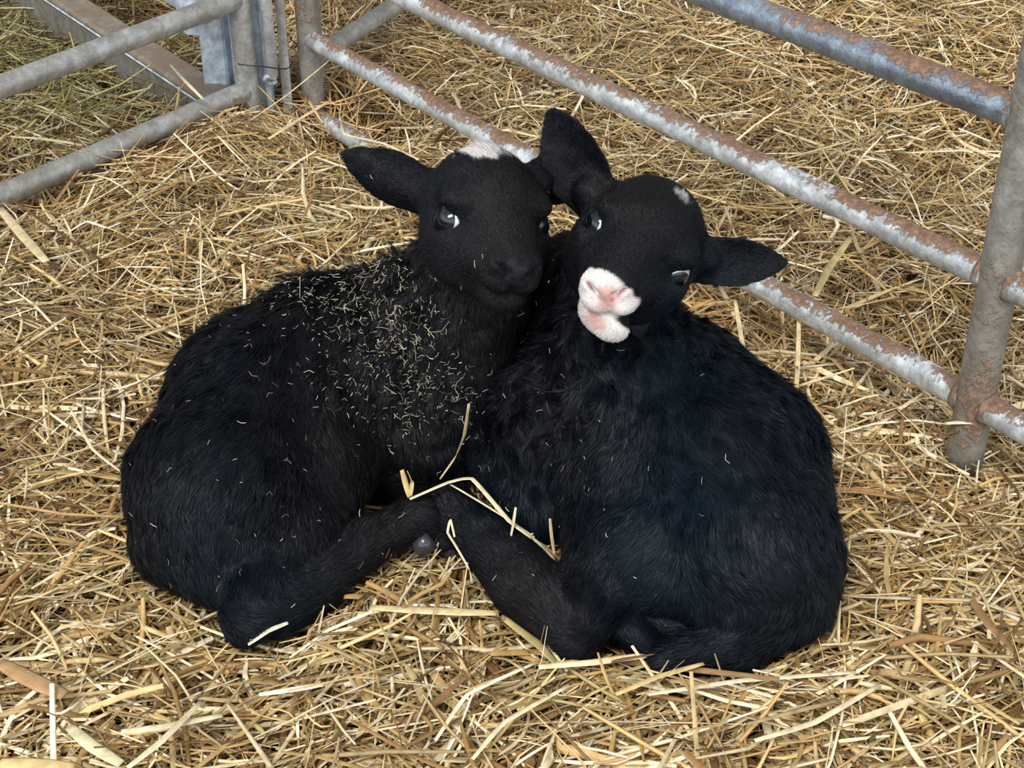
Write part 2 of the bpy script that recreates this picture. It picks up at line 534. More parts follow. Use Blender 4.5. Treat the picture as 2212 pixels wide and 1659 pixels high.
def make_fur(name, G, V, Fc, prims, root, count, white, bare, seed, seen_dir=None):
    r = np.random.default_rng(seed)
    tri = np.concatenate([Fc[:, [0, 1, 2]], Fc[:, [0, 2, 3]]])
    e1 = V[tri[:, 1]]-V[tri[:, 0]]; e2 = V[tri[:, 2]]-V[tri[:, 0]]
    ar = np.linalg.norm(np.cross(e1, e2), axis=1)
    cen = V[tri].mean(1)
    w = ar*np.where(cen[:, 2] < .004, .15, 1.0)
    fcv = unit(CC-cen.mean(0))
    nrm = np.cross(e1, e2)/np.maximum(ar[:, None], 1e-12)
    w = w*np.where(nrm@fcv < -.45, .35, 1.0)
    # short-haired parts need more hairs
    fields = [p for p in prims if not p.kind.startswith('cut')]
    sub = cen
    best = np.full(len(cen), 1e9); lnc = np.zeros(len(cen))
    for pr in fields:
        d = pr.ev(cen); m = d < best; best[m] = d[m]; lnc[m] = pr.ln
    w = w*np.clip((.012/np.maximum(lnc, .0015))**1.0, .8, 4)
    pick = r.choice(len(tri), count, p=w/w.sum())
    u = r.random(count); v = r.random(count); fl = u+v > 1; u[fl] = 1-u[fl]; v[fl] = 1-v[fl]
    T = tri[pick]
    root_p = V[T[:, 0]]+u[:, None]*(V[T[:, 1]]-V[T[:, 0]])+v[:, None]*(V[T[:, 2]]-V[T[:, 0]])
    N = G.grad(root_p)
    wsum = np.zeros(count); flow = np.zeros((count, 3)); ln = np.zeros(count); curl = np.zeros(count)
    for pr in fields:
        d = pr.ev(root_p); ww = np.exp(-np.maximum(d, 0)/.004-0*d)+1e-9
        wsum += ww; flow += ww[:, None]*pr.flow; ln += ww*pr.ln; curl += ww*pr.curl
    flow /= wsum[:, None]; ln /= wsum; curl /= wsum
    keep = np.ones(count, bool)
    for c, rad in bare:
        keep &= np.linalg.norm(root_p-c, axis=1) > rad
    root_p, N, flow, ln, curl = root_p[keep], N[keep], flow[keep], ln[keep], curl[keep]
    n = len(root_p)
    t = flow+vvec(root_p, 22, 3)*.55*np.clip(ln/.01, .2, 1)[:, None]
    t = t-N*(t*N).sum(1, keepdims=True); t /= np.maximum(np.linalg.norm(t, axis=1, keepdims=True), 1e-6)
    lift = (.30+.25*curl+.10*r.random(n))[:, None]
    D = t*(1-lift*.4)+N*lift+r.normal(0, .10, (n, 3))
    clump = vvec(root_p, 120, 31)
    D = D+clump*(.20+.9*curl)[:, None]
    D /= np.linalg.norm(D, axis=1, keepdims=True)
    L = ln*(.65+.6*r.random(n))
    pts = []
    cv = vvec(root_p, 170, 77)
    for k in range(4):
        s = k/3
        p = root_p+D*(L*s)[:, None]+t*(L*.35*s*s)[:, None]-N*(L*.22*s*s)[:, None]
        p = p+cv*(L*curl*1.3*s*s)[:, None]
        if k == 0: p = root_p-N*.0008
        pts.append(p)
    side = np.cross(D, N); side /= np.maximum(np.linalg.norm(side, axis=1, keepdims=True), 1e-6)
    side = side+N*r.normal(0, .35, n)[:, None]
    wid = np.clip(ln*.027, .00012, .00030)*(.7+.6*r.random(n))
    VV = np.zeros((n, 7, 3))
    for k, ws in ((0, 1.0), (1, .95), (2, .65)):
        VV[:, 2*k] = pts[k]-side*(wid*ws)[:, None]
        VV[:, 2*k+1] = pts[k]+side*(wid*ws)[:, None]
    VV[:, 6] = pts[3]
    base = (np.arange(n)*7)[:, None]
    tr = np.array([[0, 1, 3], [0, 3, 2], [2, 3, 5], [2, 5, 4], [4, 5, 6]])
    F3 = (base[:, :, None]+tr[None]).reshape(-1, 3)
    b = r.random(n)[:, None]
    hue = vnoise(root_p, 9, 5)[:, None]
    colr = BLACK*(.6+1.1*b)+np.array([.006, .0035, .000])*np.clip(hue, 0, 1)+np.array([.000, .0050, .0085])*np.clip(-hue*1.3, 0, 1)  # brown coat tone, plus blue patches that paint in the teal sheen
    for fn, wc in white:
        m = fn(root_p, r)[:, None]
        colr = colr*(1-m)+np.array(wc)*(.85+.3*b)*m
    C = np.repeat(colr, 7, 0)
    o = mesh_np(name, VV.reshape(-1, 3), F3, M_FUR, smooth=True, color=C)
    return adopt(o, root)

def build_lamb(label, prims, O, R, s, gaze, white, bare, hooves, seed, nfur, h=.0015, hoofname='hoof'):
    boxes = [p.box() for p in prims]
    lo = np.min([b[0] for b in boxes], 0)+.012; hi = np.max([b[1] for b in boxes], 0)-.012
    G = Grid(lo, hi, h)
    for p in prims: G.add(p)
    V, Fc = G.mesh()
    root = empty('lamb', (V[:, 0].mean(), V[:, 1].mean(), 0))
    tag(root, label, 'lamb')
    b = vnoise(V, 60, 2)[:, None]
    colr = BLACK*(.8+.3*b)
    r = np.random.default_rng(seed+1)
    for fn, wc in white:
        m = fn(V, r)[:, None]; colr = colr*(1-m)+np.array(wc)*m
    body = mesh_np('body', V, Fc, M_SKIN, smooth=True, color=colr)
    adopt(body, root)
    make_fur('fleece', G, V, Fc, prims, root, nfur, white, bare, seed)
    for sx in (-1, 1):
        eye_ball(root, O, R, sx, s, gaze[0] if sx < 0 else gaze[1], EYES)
    for a, bb, r0, r1 in hooves:
        # cloven hoof: two claws in one mesh part
        ax = unit(bb-a); sd = unit(np.cross(ax, [0, 0, 1.0])); VV, FF = [], []
        for q in (-1, 1):
            pa = a+sd*q*r0*.52; pb = bb+sd*q*r0*.34
            g, ff = tube_geo([pa, pa+(pb-pa)*.35, pa+(pb-pa)*.75, pb], [r0*.60, r0*.66, r1*.8, r1*.25], 14)
            FF += [tuple(i+len(VV) for i in q4) for q4 in ff]; VV += list(g)
        adopt(mesh_py(hoofname, VV, FF, M_HOOF), root)
    return root, G, V

# ================================================================== LAMB SPECS
BL = dict(ln=.0105, curl=.28)     # body
WL = dict(ln=.0100, curl=1.0)     # woolly
TH = dict(ln=.0090, curl=.12)     # thigh
LG = dict(ln=.0065, curl=.1)     # legs
def C_(a, b, ra, rb, k, st, flow=None):
    return Prim('cone', a=P(*a), b=P(*b), ra=ra, rb=rb, k=k, flow=flow, **st)
def E_(c, r, k, st, flow=None):
    r = np.array([r]*3) if not hasattr(r, '__len__') else np.array(r)
    return Prim('ell', c=P(*c), r=r, k=k, flow=flow, **st)

# ---- lamb one (left in the photo)
dn = np.array([0, -.3, -1.0])
back1 = P(470, 1030, .085)-P(850, 760, .12)
L1 = [
    C_((492, 1035, .083), (575, 880, .098), .070, .076, .001, BL, flow=back1+np.array([0, 0, -.12])),
    C_((575, 880, .098), (715, 800, .110), .076, .075, .02, BL, flow=back1+np.array([0, 0, -.10])),
    C_((715, 800, .110), (850, 765, .115), .075, .069, .02, WL, flow=back1+np.array([0, 0, -.15])),
    C_((850, 765, .115), (960, 810, .110), .069, .058, .02, WL, flow=dn),
    C_((920, 900, .075), (1010, 900, .060), .050, .045, .02, BL, flow=dn),
    C_((900, 720, .155), (1000, 590, .215), .054, .043, .025, WL, flow=np.array([-.4, .1, -1])),
    C_((990, 780, .13), (1035, 610, .215), .050, .040, .02, dict(ln=.008, curl=.3), flow=dn),
    # haunch
    C_((448, 1040, .085), (645, 968, .083), .063, .057, .004, TH, flow=np.array([.15, -.5, -1])),
    C_((645, 968, .083), (762, 930, .075), .056, .040, .004, TH, flow=np.array([.3, -.3, -1])),
    C_((462, 1125, .058), (600, 1120, .050), .056, .052, .010, TH, flow=np.array([.3, -.4, -1])),
    C_((752, 940, .068), (640, 1150, .044), .038, .034, .010, TH, flow=np.array([-.2, -.6, -1])),
    C_((620, 1150, .046), (550, 1290, .030), .036, .026, .010, TH),
    C_((420, 1165, .046), (465, 1215, .038), .046, .032, .012, TH, flow=np.array([.4, -.3, -.6])),
    # hock and lower hind legs, one on the other
    C_((545, 1290, .028), (530, 1345, .020), .026, .017, .006, LG),
    C_((540, 1325, .024), (700, 1240, .026), .021, .019, .005, LG),
    C_((700, 1240, .026), (835, 1150, .032), .019, .0165, .005, LG),
    C_((835, 1150, .032), (900, 1115, .036), .0165, .0175, .005, LG),
    C_((900, 1115, .036), (922, 1132, .028), .0170, .014, .005, LG),
    C_((600, 1260, .030), (780, 1165, .030), .022, .019, .008, LG),
    C_((600, 1340, .014), (700, 1285, .014), .014, .012, .006, LG),
    # folded foreleg
    C_((870, 960, .048), (990, 985, .038), .024, .017, .008, LG),
    C_((800, 1010, .030), (950, 1020, .026), .030, .022, .010, LG),
    # tail
    C_((345, 1080, .070), (348, 1175, .036), .022, .022, .008, TH),
    C_((348, 1175, .036), (460, 1255, .018), .022, .016, .006, TH),
]
R1 = head_frame(camvec(.31, -.50, .81), camvec(.90, .03, -.44))
O1 = PD(1048, 450, 1.150)
s1 = 1.06
L1 += head_prims(O1, R1, s1, 0, 0, ((.0080, .0082), (.0055, .0016)))
depth1 = lambda x, y, d=1.16: PD(x, y, d)
ear_st = dict(ln=.003, curl=.1)
L1 += [Prim('ear', a=PD(930, 425, 1.160), b=PD(752, 336, 1.165), side=camvec(.35, .93, .2), hw=.0195, th=.0040, cup=.4, k=.006, **ear_st),
       Prim('cone', a=PD(950, 428, 1.155), b=PD(905, 408, 1.160), ra=.017, rb=.011, k=.010, flow=camvec(-1, .4, 0), **ear_st),
       Prim('ear', a=PD(1150, 400, 1.180), b=PD(1290, 350, 1.215), side=camvec(-.35, .93, .2), hw=.021, th=.0040, cup=-.5, k=.006, **ear_st),
       Prim('cone', a=PD(1150, 400, 1.170), b=PD(1185, 388, 1.185), ra=.015, rb=.010, k=.010, flow=camvec(1, .3, 0), **ear_st)]

def blob(c, rad, soft, freq=160, amp=.35, seed=9):
    def fn(p, r):
        d = np.linalg.norm(p-c, axis=1)+vnoise(p, freq, seed)*amp*rad
        return np.clip((rad-d)/soft, 0, 1)
    return fn
def seg_near(O, R, sc, segs, rad):
    def fn(p, r):
        q = (np.asarray(p)-O)@R/sc; m = np.zeros(len(q))
        for a, b in segs:
            a, b = np.array(a), np.array(b); t = np.clip(((q-a)@(b-a))/np.dot(b-a, b-a), 0, 1)
            d = np.linalg.norm(q-a-t[:, None]*(b-a), axis=1)
            m = np.maximum(m, np.clip((rad-d)/.0012, 0, 1))
        return m
    return fn
def tw(x, y, z, a=.50):
    w = min(max((z-.050)/.018, 0), 1); yy = y+.016
    x2, y2 = math.cos(a)*x-math.sin(a)*yy, math.sin(a)*x+math.cos(a)*yy-.016
    return (x+(x2-x)*w, y+(y2-y)*w, z)
poll1 = O1+R1@(np.array([-.004, .040, -.012])*s1)
L1.append(Prim('ell', c=poll1-R1[:, 1]*.010, r=np.array([.016, .0105, .012]), R=R1, k=.004, flow=camvec(-.95, .05, .2), ln=.009, curl=.4))
lamb1, G1, V1 = build_lamb('black lamb with dark muzzle and chaff-flecked wool, lying left with its white poll tuft',
    L1, O1, R1, s1, (R1@unit([-.91, .13, .40]), R1@unit([.60, 0, .80])),
    [(blob(poll1, .021, .006), (.72, .70, .68)), (blob(O1+R1@(np.array([0, -.010, .084])*s1), .0105, .004), (.020, .019, .026)),
     (seg_near(O1, R1, s1, [(tw(sx*.0035, -.0155, .084, 0), tw(sx*.0130, -.0068, .0805, 0)) for sx in (-1, 1)], .0024), (.001, .001, .001))],
    [(O1+R1@(np.array([sx*.0358, -.0005, .0225])*s1), .0098*s1) for sx in (-1, 1)]
    + [(O1+R1@(np.array([0, -.015, .085])*s1), .0095*s1)]
    + [(O1+R1@(np.array([x_, -.0284, .0865-abs(x_)*.9])*s1), .0024) for x_ in np.linspace(-.018, .018, 17)]
    + [(O1+R1@(np.array([sx*x_, -.0155+(x_-.003)*.9, .0855-(x_-.003)*.35])*s1), .0028) for sx in (-1, 1) for x_ in np.linspace(.003, .013, 6)],
    [(P(926, 1150, .026), P(890, 1180, .016), .0150, .0125)], 21, 360000)

# ---- lamb two (right in the photo)
back2 = P(1620, 1150, .085)-P(1330, 820, .12)
L2 = [
    C_((1608, 1150, .080), (1560, 1010, .096), .068, .076, .001, BL, flow=back2+np.array([0, 0, -.12])),
    C_((1560, 1010, .096), (1440, 895, .110), .076, .074, .02, BL, flow=back2+np.array([0, 0, -.10])),
    C_((1440, 895, .110), (1320, 850, .115), .074, .068, .02, BL, flow=back2+np.array([0, 0, -.15])),
    C_((1320, 850, .115), (1190, 880, .100), .068, .058, .02, WL, flow=dn),
    C_((1190, 900, .080), (1130, 960, .055), .055, .048, .02, BL, flow=dn),
    C_((1170, 1000, .050), (1180, 1080, .035), .046, .034, .016, BL, flow=dn),
    C_((1300, 790, .150), (1330, 640, .200), .054, .046, .025, WL, flow=np.array([.3, .1, -1])),
    C_((1240, 780, .130), (1250, 600, .205), .048, .036, .02, dict(ln=.008, curl=.3), flow=dn),
    # haunch
    C_((1610, 1065, .092), (1400, 1000, .090), .062, .058, .004, TH, flow=np.array([-.2, -.5, -.9])),
    C_((1400, 1000, .090), (1312, 990, .080), .058, .048, .004, TH, flow=np.array([-.3, -.4, -.9])),
    C_((1610, 1180, .066), (1440, 1175, .062), .056, .054, .010, TH, flow=np.array([-.35, -.4, -.9])),
    C_((1310, 1000, .070), (1330, 1200, .048), .044, .038, .012, TH, flow=np.array([.1, -.6, -1])),
    C_((1330, 1190, .048), (1270, 1320, .030), .038, .025, .010, TH),
    C_((1600, 1265, .046), (1680, 1260, .045), .044, .044, .012, TH, flow=np.array([-.4, -.3, -.6])),
    # hock, cannon
    C_((1260, 1320, .030), (1250, 1375, .022), .025, .018, .006, LG),
    C_((1240, 1365, .022), (1120, 1270, .024), .021, .020, .005, LG),
    C_((1120, 1270, .024), (1035, 1160, .030), .020, .019, .005, LG),
    C_((1035, 1160, .030), (975, 1100, .034), .019, .020, .005, LG),
    C_((980, 1100, .034), (965, 1160, .018), .018, .013, .005, LG),
    C_((1200, 1300, .032), (1070, 1170, .030), .022, .019, .008, LG),
    # underside hind leg in the hollow
    C_((1345, 1345, .014), (1400, 1392, .010), .016, .011, .008, LG),
    C_((1360, 1355, .008), (1520, 1350, .010), .015, .013, .006, LG),
    # tail sweeping under the rump
    C_((1750, 1200, .070), (1728, 1305, .036), .024, .023, .008, TH),
    C_((1728, 1305, .036), (1600, 1380, .022), .023, .021, .006, TH),
    C_((1600, 1385, .022), (1450, 1422, .014), .021, .013, .006, TH),
    # folded foreleg
    C_((1140, 1060, .040), (1080, 1010, .050), .024, .020, .008, LG),
]
R2 = head_frame(camvec(-.30, -.45, .85), camvec(.84, -.54, .0))
O2 = PD(1394, 510, 1.150)
s2 = 1.06
L2 += head_prims(O2, R2, s2, .0060, .50, ((.0088, .0064), (.0080, .0018)))
L2 += [Prim('ear', a=PD(1295, 445, 1.165), b=PD(1188, 250, 1.160), side=camvec(.80, -.55, .2), hw=.0255, th=.0042, cup=-.5, k=.006, **ear_st),
       Prim('cone', a=PD(1315, 455, 1.165), b=PD(1278, 418, 1.162), ra=.017, rb=.013, k=.010, flow=camvec(-.4, 1, 0), **ear_st),
       Prim('ear', a=PD(1480, 560, 1.165), b=PD(1690, 570, 1.175), side=camvec(.0, 1, .25), hw=.0185, th=.0042, cup=.45, k=.006, **ear_st),
       Prim('cone', a=PD(1462, 556, 1.160), b=PD(1515, 560, 1.165), ra=.015, rb=.012, k=.010, flow=camvec(1, 0, 0), **ear_st)]
poll2 = O2+R2@(np.array([.006, .040, -.004])*s2)
def muzzle_white(p, r):
    q = (np.asarray(p)-O2)@R2/s2
    edge = q[:, 2]-(.0700+.003*vnoise(p, 130, 4)+.8*np.clip(q[:, 1]+.010, 0, .1)-.012*np.clip((-.030-q[:, 1])/.01, 0, 1))
    return np.clip(edge/.0025, 0, 1)*(q[:, 2] > .03)*(np.linalg.norm(q-np.array([0, -.02, .075]), axis=1) < .034)
def muzzle_pink(p, r):
    q = (np.asarray(p)-O2)@R2/s2
    d1 = np.sqrt((q[:, 0]/.0085)**2+((q[:, 1]+.015)/.010)**2+((q[:, 2]-.085)/.008)**2)
    d2 = np.sqrt((q[:, 0]/.009)**2+((q[:, 1]+.036)/.006)**2+((q[:, 2]-.076)/.010)**2)
    return np.clip((1.15-np.minimum(d1, d2)+.35*vnoise(p, 350, 8))/.5, 0, .9)*(np.linalg.norm(q-np.array([0, -.02, .075]), axis=1) < .034)
lamb2, G2, V2 = build_lamb('black lamb with a white and pink muzzle, lying right with its head tipped sideways',
    L2, O2, R2, s2, (R2@unit([-.85, .06, .53]), R2@unit([.66, -.2, .72])),
    [(muzzle_white, (.76, .72, .69)), (muzzle_pink, (.66, .38, .35)),
     (seg_near(O2, R2, s2, [(tw(sx*.0045, -.0155, .084), tw(sx*.0125, -.0070, .0805)) for sx in (-1, 1)]+[(tw(0, -.017, .085), tw(0, -.0312, .0835))], .0024), (.34, .11, .11)),
     (seg_near(O2, R2, s2, [(tw(.002, -.0316, .084), tw(.022, -.0300, .068))], .0042), (.02, .014, .016)), (blob(poll2, .009, .006, 300), (.5, .5, .48))],
    [(O2+R2@(np.array([sx*.0358, -.0005, .0225])*s2), .0098*s2) for sx in (-1, 1)]
    + [(O2+R2@(np.array([0, -.015, .085])*s2), .0085*s2)],
    [(P(962, 1165, .016), P(950, 1200, .005), .0115, .009)], 57, 360000)

# ================================================================== HURDLES
hz = FPX/math.cos(PITCH)
Dr = unit([-1890-1106, hz, 0]); Dl = unit([4050-1106, hz, 0]); Db = unit([2860-1106, hz, 0])
postR = P(2083, 985, 0)
zv = np.array([0, 0, 1.0])
def at_s(A, D, s, z): return np.array([A[0]+D[0]*s, A[1]+D[1]*s, z])
# right-hand hurdle, running from the corner to the near right
hr = empty('steel_hurdle', (postR[0], postR[1], 0))
tag(hr, 'rusty tubular steel hurdle running from the corner post to the right, behind the lambs', 'hurdle')
rr = .0128
endR = 1.125
for z, s0, s1_ in ((-.055, -.6, endR), (.058, -.75, endR), (.180, -.75, endR), (.324, -.75, endR), (.50, -.75, endR), (.70, -.75, endR)):
    tube('rail', [at_s(postR, Dr, s0, z), at_s(postR, Dr, s1_, z)], rr*(1.08 if z > .3 else 1), M_STEEL if abs(z-.324) < .01 else M_RAIL, hr, 24, .03, 60)
def upright(s, r, mat, z0, z1):
    c = at_s(postR, Dr, s, 0)
    return tube('upright', [c+zv*z0, c+zv*z1], [r]*2, mat, hr, 24)
tube('upright', [at_s(postR, Dr, 0, -.01), at_s(postR, Dr, 0, .72)], .0168, M_POST, hr, 24, .03, 30)
tube('upright', [at_s(postR, Dr, 1.13, -.08), at_s(postR, Dr, 1.13, .72)], .0160, M_POST, hr, 24, .03, 30)
tube('upright', [at_s(postR, Dr, -.75, -.08), at_s(postR, Dr, -.75, .72)], .0160, M_POST, hr, 24, .03, 30)
# weld collars where the rails meet the near upright
for z in (.058, .180, .324):
    c = at_s(postR, Dr, 0, z)
    for sg in (-1, 1):
        a = c+Dr*sg*.013; b = c+Dr*sg*.019
        tube('weld', [a, (a+b)/2, b], [.0150, .0145, .0132], M_POST, hr, 20, .08)
# left-hand hurdle
corner = at_s(postR, Dr, 1.13, 0)
A_l = onplane(526, 100, onplane(640, 80, postR, Dr), Dl)
A_l[2] = 0
hl = empty('steel_hurdle', A_l)
tag(hl, 'dull grey tubular steel hurdle running from the corner to the left edge', 'hurdle')
for z in (.004, .131, .27, .42, .60):
    tube('rail', [at_s(A_l, Dl, .0, z), at_s(A_l, Dl, -.95, z)], .0138, M_LEFT, hl, 24, .02, 50)
tube('upright', [at_s(A_l, Dl, 0, -.06), at_s(A_l, Dl, 0, .62)], .0150, M_LEFT, hl, 24, .02, 20)
tube('upright', [at_s(A_l, Dl, -.95, -.06), at_s(A_l, Dl, -.95, .62)], .0150, M_LEFT, hl, 24, .02, 20)
# hurdle behind, going back to the right
hb = empty('steel_hurdle', corner+np.array([.02, .04, 0]))
tag(hb, 'weathered tubular hurdle behind the rusty one, running back from the corner', 'hurdle')
cb = corner+np.array([.0, .035, 0])
for (px, py), r_ in (((800, 47), .0135), ((880, 152), .0135)):
    q = onplane(px, py, cb, Db)
    tube('rail', [at_s(cb, Db, .0, q[2]), at_s(cb, Db, 1.2, q[2])], r_, M_LEFT, hb, 20, .03, 40)
for z in (.28, .42, .6):
    tube('rail', [at_s(cb, Db, .0, z), at_s(cb, Db, 1.2, z)], .0135, M_LEFT, hb, 20, .03, 20)
for s in (0.0, 1.2):
    tube('upright', [at_s(cb, Db, s, -.08), at_s(cb, Db, s, .62)], .0145, M_POST, hb, 20, .03, 10)
# sheeted panel behind the left-hand hurdle
pA = P(360, 165, .005)
sp_ = empty('sheeted_hurdle', (pA[0], pA[1], 0))
tag(sp_, 'mud-stained sheeted hurdle behind the dull grey one, top left corner', 'hurdle')
nrm = np.array([-Dr[1], Dr[0], 0]); nrm = nrm if nrm[1] < 0 else -nrm      # towards the viewer
A0 = np.array([pA[0], pA[1], 0])
sS = float(np.dot(P(458, 230, .005)-pA, Dr))
prism('sheet', [(-.002, -.12), (0, -.12), (0, .0035), (-.002, .0035)], A0, nrm, zv, Dr, 1.15, M_GREY, sp_, sS)
o = prism('top_flange', [(-.048, .002), (-.044, .007), (-.004, .0085), (.001, .0065), (.001, .0030), (-.048, -.002)], A0, nrm, zv, Dr, 1.15, M_BROWN, sp_, sS)
q = onplane(350, 10, A0, Dr)
tube('rail', [at_s(A0-nrm*.02, Dr, sS+.03, q[2]+.008), at_s(A0-nrm*.02, Dr, 1.05, q[2]+.008)], .014, M_ZINC, sp_, 20, .02, 20)
tube('upright', [at_s(A0-nrm*.02, Dr, 1.03, -.08), at_s(A0-nrm*.02, Dr, 1.03, .60)], .014, M_LEFT, sp_, 20)

tube('lip', [at_s(A0+nrm*.002+zv*.0075, Dr, sS+1.1*k/10, 0) for k in range(11)], .0016, M_ZINC, sp_, 8)
# galvanised channel post at the corner
def dbase(x, y0, d):            # foot position straight below a pixel at given forward distance
    return PD(x, y0, d)
cpx = P(478, 190, -.0); cpx[2] = 0
cp = empty('channel_post', cpx)
tag(cp, 'bright galvanised folded channel post standing at the corner of the pen', 'post')
X = np.array([1.0, .10, 0]); X = unit(X); Yb = np.array([-X[1], X[0], 0])
def plan(px, py=120, z=.03):
    q = P(px, py, z); return (q[0]-cpx[0])
def strip(name, prof, mat, z0=-.08, z1=.62, n=1):
    return prism(name, prof, np.array([cpx[0], cpx[1], 0]), X, Yb, zv, z1-z0, mat, cp, z0)
w0, w1, w2, w3 = plan(450), plan(512), plan(560), plan(596)
strip('face', [(w0, .002), (w0-.000, -.001), (w1-.010, -.001), (w1-.006, .002)], M_ZINC)
strip('channel', [(w1+.001, .045), (w1+.001, -.002), (w1+.006, -.008), (w2, -.008), (w2+.003, -.001), (w3-.014, -.001), (w3-.010, -.006), (w3-.004, -.006), (w3-.001, 0),
                  (w3-.001, .045), (w3-.004, .045), (w3-.004, .003), (w1+.005, .003), (w1+.005, .045)], M_ZINC)
strip('backing', [(w0, .040), (w0, .043), (w3, .043), (w3, .040)], M_ZINC)
# rounded tab of the channel at rail height
tz = []
for k in range(9):
    a = math.pi/2+math.pi*k/16
    tz.append((w0+.004+.030*math.cos(a), .075-.0+.018*(math.sin(a))-.03))
tab = [(w0+.004, .16), (w0-.026, .16), (w0-.026, .092), (w0-.023, .083), (w0-.017, .077), (w0-.008, .075), (w0+.004, .075)]
prism('tab', tab, np.array([cpx[0], cpx[1], 0])+Yb*.002, X, zv, Yb, .003, M_ZINC, cp)
strip('edge_bar', [(plan(612), -.002), (plan(632), -.004), (plan(632), .010), (plan(612), .012)], M_LEFT)
M_PIN = metal_mat('pale_zinc_rod', 0, zinc=(.80, .88, .96), dirt=(.6, .66, .72), dirt_amt=.2, metallic=.1)
# drop pin with its eye and a twist of wire
pin_c = P(600, 100, .04); pin_c = np.array([pin_c[0]-.001, pin_c[1]-.062, 0])
dp = empty('drop_pin', pin_c)
tag(dp, 'thin pale blue-grey drop pin hanging beside the channel post', 'pin')
tube('rod', [pin_c+zv*.022, pin_c+zv*.62], .0082, M_PIN, dp, 16)
ev = [pin_c+np.array([-.003+.0065*math.cos(a), -.004*math.sin(a), .016+.0065*math.sin(a)]) for a in np.linspace(.3, 5.9, 14)]
tube('eye_loop', ev, .0040, M_ZINC, dp, 10)
PY = lambda px, py, Y: CC+ray(px, py)*((Y-CC[1])/ray(px, py)[1])
ws = [PY(*v) for v in ((508, 136, 1.98), (518, 139, 1.945), (540, 142, 1.940), (570, 144, 1.945), (598, 148, 1.955), (616, 149, 1.965), (624, 146, 1.985))]
w_ = tube('tie_wire', ws, .0009, M_WIRE, None, 8)
tag(w_, 'thin dark wire tied round the drop pin and channel post', 'wire')

# ================================================================== BEDDING
TR = P(775, 310, -.055)+np.array([-.01, -.015, 0])
def hfun(x, y):
    p = np.stack([x, y, np.zeros_like(x)], 1)
    h = .012*vnoise(p, 3.1, 41)+.008*vnoise(p, 9, 42)+.003*vnoise(p, 24, 43)
    # side of the rusty hurdle
    dq = (x-postR[0])*(-Dr[1])+(y-postR[1])*Dr[0]
    if nrm_sign < 0: dq = -dq
    beyond = np.clip((dq+.01)/.12, 0, 1); h = h-.035*beyond*(1-np.clip((-.35-x)*6, 0, 1))
    # trench beside the bottom rail near the corner
    ts = (x-TR[0])*Dr[0]+(y-TR[1])*Dr[1]; tp = (x-TR[0])*Dr[1]-(y-TR[1])*Dr[0]
    h = h-.088*np.exp(-((ts/.115)**2+(tp/.085)**2))
    # along the dull grey hurdle and the ground beyond it
    dl = -(x-A_l[0])*Dl[1]+(y-A_l[1])*Dl[0]
    lf = np.clip((-.30-x)*10, 0, 1)
    h = h-lf*(.026*np.clip((dl+.07)/.06, 0, 1)+.022*np.clip((dl-.02)/.08, 0, 1))
    h = h+.014*np.exp(-(((x+.36)/.05)**2+((y-1.83)/.07)**2))
    # near the foot of the upright
    h = h-.012*np.exp(-(((x-.404)/.07)**2+((y-1.10)/.06)**2))
    return h
nrm_sign = 1 if ((0-postR[0])*(-Dr[1])+(0.9-postR[1])*Dr[0]) < 0 else -1

# base surface
nx, ny = 240, 260
gx = np.linspace(-3.2, 3.2, nx); gy = np.linspace(-.6, 6.5, ny)
XX, YY = np.meshgrid(gx, gy, indexing='ij')
ZZ = hfun(XX.ravel(), YY.ravel())-.048
VB = np.stack([XX.ravel(), YY.ravel(), ZZ], 1)
ii = (np.arange(nx-1)[:, None]*ny+np.arange(ny-1)[None]).ravel()
FB = np.stack([ii, ii+ny, ii+ny+1, ii+1], 1)
tag(mesh_np('floor', VB, FB, M_SOIL), None, None, None, 'structure')

def body_min(pts):          # distance of points to the nearest lamb
    return np.minimum(G1.sample(pts), G2.sample(pts))

PAL = np.array([[.56, .41, .18], [.68, .54, .28], [.90, .80, .55], [.46, .31, .12], [.30, .18, .07], [.96, .90, .70], [.58, .46, .25], [.20, .11, .04], [.40, .34, .15], [.45, .25, .11]])
PW = np.array([.16, .15, .17, .13, .10, .11, .08, .06, .03, .01]); PW /= PW.sum()

